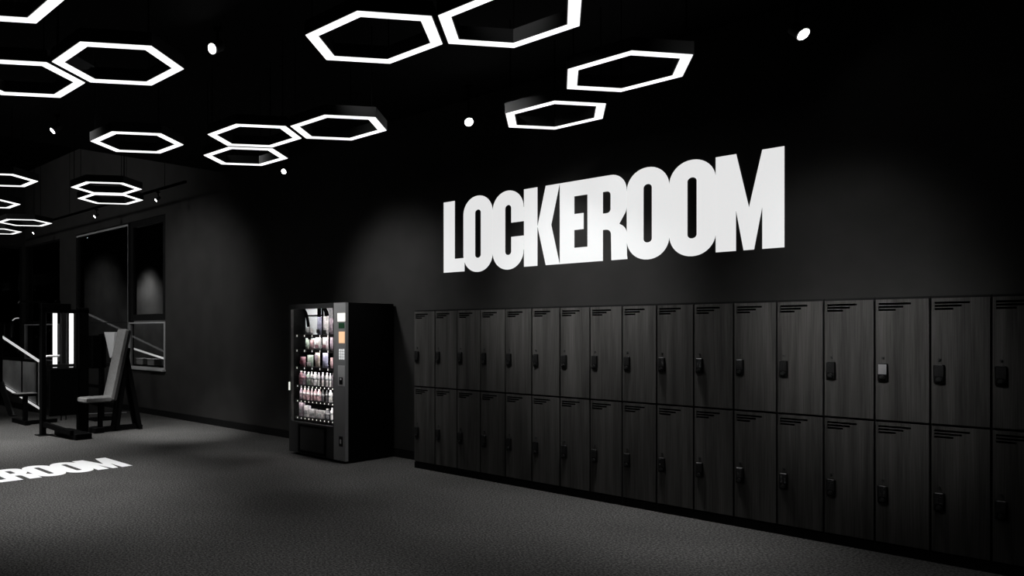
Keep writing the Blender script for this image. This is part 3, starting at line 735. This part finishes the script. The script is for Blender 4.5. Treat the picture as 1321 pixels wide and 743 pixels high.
# things seen through the small window
lr = MB().beam((-10.4, 1.5, 1.187), (-8.2, 1.5, .88), .03, .035).build('light_rail', M['led_dim']); 
for x, z in ((-10.3, 1.16), (-8.3, .885)): MB().beam((x, 1.5, 0), (x, 1.5, z - .01), .03, .03).build('post', M['metal'], lr)
tag(lr, 'sloping white light line seen through the small light framed window', 'handrail')
tbl = thing('side_table', 'dark table seen through the small light framed window', 'table', (-8.75, 1.15, 0))
MB().box(-.6, .75, -.2, .3, .80, .83).build('table_top', M['metal'], tbl)
for x in (-.55, .70):
    for y in (-.15, .25): MB().beam((x, y, 0), (x, y, .80), .04, .04).build('leg', M['metal'], tbl)
for x0, x1, lab in ((-9.20, -8.90, 'small pale box behind the small window, left one of two'), (-8.70, -8.42, 'small pale box behind the small window, right one of two')):
    bx = thing('storage_box', lab, 'box', ((x0 + x1) / 2, 1.15, .8305), group='pale boxes behind the window')
    h = (x1 - x0) / 2
    MB().box(-h, h, -.10, .10, 0, .11, .008).build('box_body', M['pad'], bx); MB().box(-h - .004, h + .004, -.104, .104, .111, .135, .006).build('lid', M['spotring'], bx)

cl = thing('wall_lamp', 'tiny bright round lamp seen through the dark glazing at the far left', 'lamp', (-14.2, .31, 2.842))
MB().tube([(0, 0, 0), (.02, 0, 0)], .030, 12).build('lens', M['spotlens'], cl)
MB().tube([(-.06, 0, 0), (-.001, 0, 0)], .036, 12).build('housing', M['spotbody'], cl)
MB().beam((-.03, 0, .034), (-.03, 0, 1.75), .02, .02).build('stem', M['cable'], cl)
al = thing('arched_reflection', 'small arched white reflection in the glazing above the ramp handrail', 'lamp', (-14.2, .27, 1.85))
MB().tube([(0, -.19, 0), (0, -.12, .055), (0, -.06, .068), (0, .06, .070), (0, .12, .058), (0, .19, 0)], .013, 8).build('reflection_tube', M['led_dim'], al)  # glowing tube added in place of a hexagon lamp's reflection
for y in (-.15, .15): MB().beam((0, y, .05), (0, y, 2.74), .008, .008).build('cable', M['cable'], al)  # thin bars added only to go with the reflection tube

# ------------------------------------------------------------------ added spot lamps without fixtures
def light(name, kind, loc, target, energy, size=.1, angle=60, blend=.8):
    l = bpy.data.lights.new(name, kind); l.energy = energy
    if kind == 'SPOT': l.spot_size = math.radians(angle); l.spot_blend = blend; l.shadow_soft_size = size
    if kind == 'AREA': l.size = size
    o = bpy.data.objects.new(name, l); COL.objects.link(o); o.location = loc
    dd = Vector(target) - Vector(loc); o.rotation_euler = dd.to_track_quat('-Z', 'Y').to_euler()
    return o
ADDED_SPOTS = [('added_spot', (3.7, -3.43, 3.9), (4.1, -0.4, 1.52), 275, 27),
         ('added_spot', (1.0, -0.75, 3.9), (1.0, -1.05, 0), 118, 56),
         ('added_spot', (-2.3, -2.1, 3.9), (-4.3, -0.95, 0), 1118, 34),
         ('added_spot', (-1.2, -4.0, 3.9), (-1.6, -4.2, 0), 850, 75),
         ('added_spot', (3.7, -2.6, 3.9), (3.9, 0, 1.9), 128, 36),
         ('high_added_spot', (-7.0, -9.0, 5.4), (-9.0, 0, 3.9), 1127, 60),
         ('added_spot', (1.8, -2.6, 3.9), (1.8, 0, 1.9), 370, 44),
         ('added_spot', (2.5, -0.75, 3.9), (2.5, -1.15, 0), 438, 54),
         ('high_added_spot', (-5.0, -5.2, 5.4), (-5.2, -3.3, 0), 3421, 55),
         ('added_spot', (-4.6, -2.9, 3.9), (-5.2, 0, 1.7), 275, 76),
         ('added_spot', (-1.3, -2.6, 3.9), (-0.5, 0, 1.75), 317, 46),
         ('added_spot', (-1.9, -3.2, 3.9), (-2.4, -0.9, 0), 331, 30),
         ('added_spot', (4.0, -0.9, 3.9), (3.9, -1.25, 0), 97, 50),
         ('added_spot', (2.9, -3.4, 3.9), (3.0, -0.4, 1.6), 60, 26),
         ('added_spot', (1.75, -4.5, 3.9), (1.75, -4.0, 0), 219, 60),
         ('added_spot', (-0.35, -0.8, 3.9), (-0.25, -1.0, 0), 184, 50),
         ('added_spot', (1.3, -2.7, 3.9), (-0.35, -0.1, 1.0), 70, 34)]
for n_, p_, q_, e_, g_ in ADDED_SPOTS:  # unseen spots added to light the walls, doors and floor
    if e_ > 0: light(n_, 'SPOT', p_, q_, e_, .7 if n_[0] == 'h' else .2, g_, 1.0)
light('box_fill_beam', 'SPOT', (-9.2, .6, 2.9), (-8.85, 1.15, .9), 150, .1, 40, 1.0)  # added spot that brightens the boxes, no lamp stands there
light('window_room_lamp', 'SPOT', (-13.7, 3.25, 3.45), (-13.9, 4.0, 2.15), 85, .25, 95, 1.0)  # unseen spot for the glow behind the narrow pane
light('window_room_lamp', 'SPOT', (-16.2, 1.6, 4.3), (-17.0, 4.0, 1.9), 60, .2, 80, 1.0)  # added without fixture to lift the room behind the wide pane

world = bpy.data.worlds.new('dark'); S.world = world; world.use_nodes = True
world.node_tree.nodes['Background'].inputs[0].default_value = (0, 0, 0, 1)
world.node_tree.nodes['Background'].inputs[1].default_value = 0.0

# ------------------------------------------------------------------ camera
cd = bpy.data.cameras.new('camera'); cam = bpy.data.objects.new('camera', cd); COL.objects.link(cam)
F_, CX, CY = 959.579, 351.79, 427.151
cd.sensor_fit = 'HORIZONTAL'; cd.sensor_width = 36.0; cd.lens = F_ / 1321 * 36.0
cd.shift_x = (660.5 - CX) / 1321; cd.shift_y = (CY - 371.5) / 1321
cam.location = (5.6009, -7.0585, 1.5665); cam.rotation_euler = (PI / 2, 0, PHI)
cd.clip_start = .05; cd.clip_end = 100
S.camera = cam

S.view_settings.view_transform = 'Standard'; S.view_settings.look = 'None'
S.view_settings.exposure = 0.0; S.view_settings.gamma = 1.0; S.view_settings.use_curve_mapping = False
S.cycles.use_denoising = True
S.cycles.max_bounces = 8; S.cycles.diffuse_bounces = 4; S.cycles.transparent_max_bounces = 12
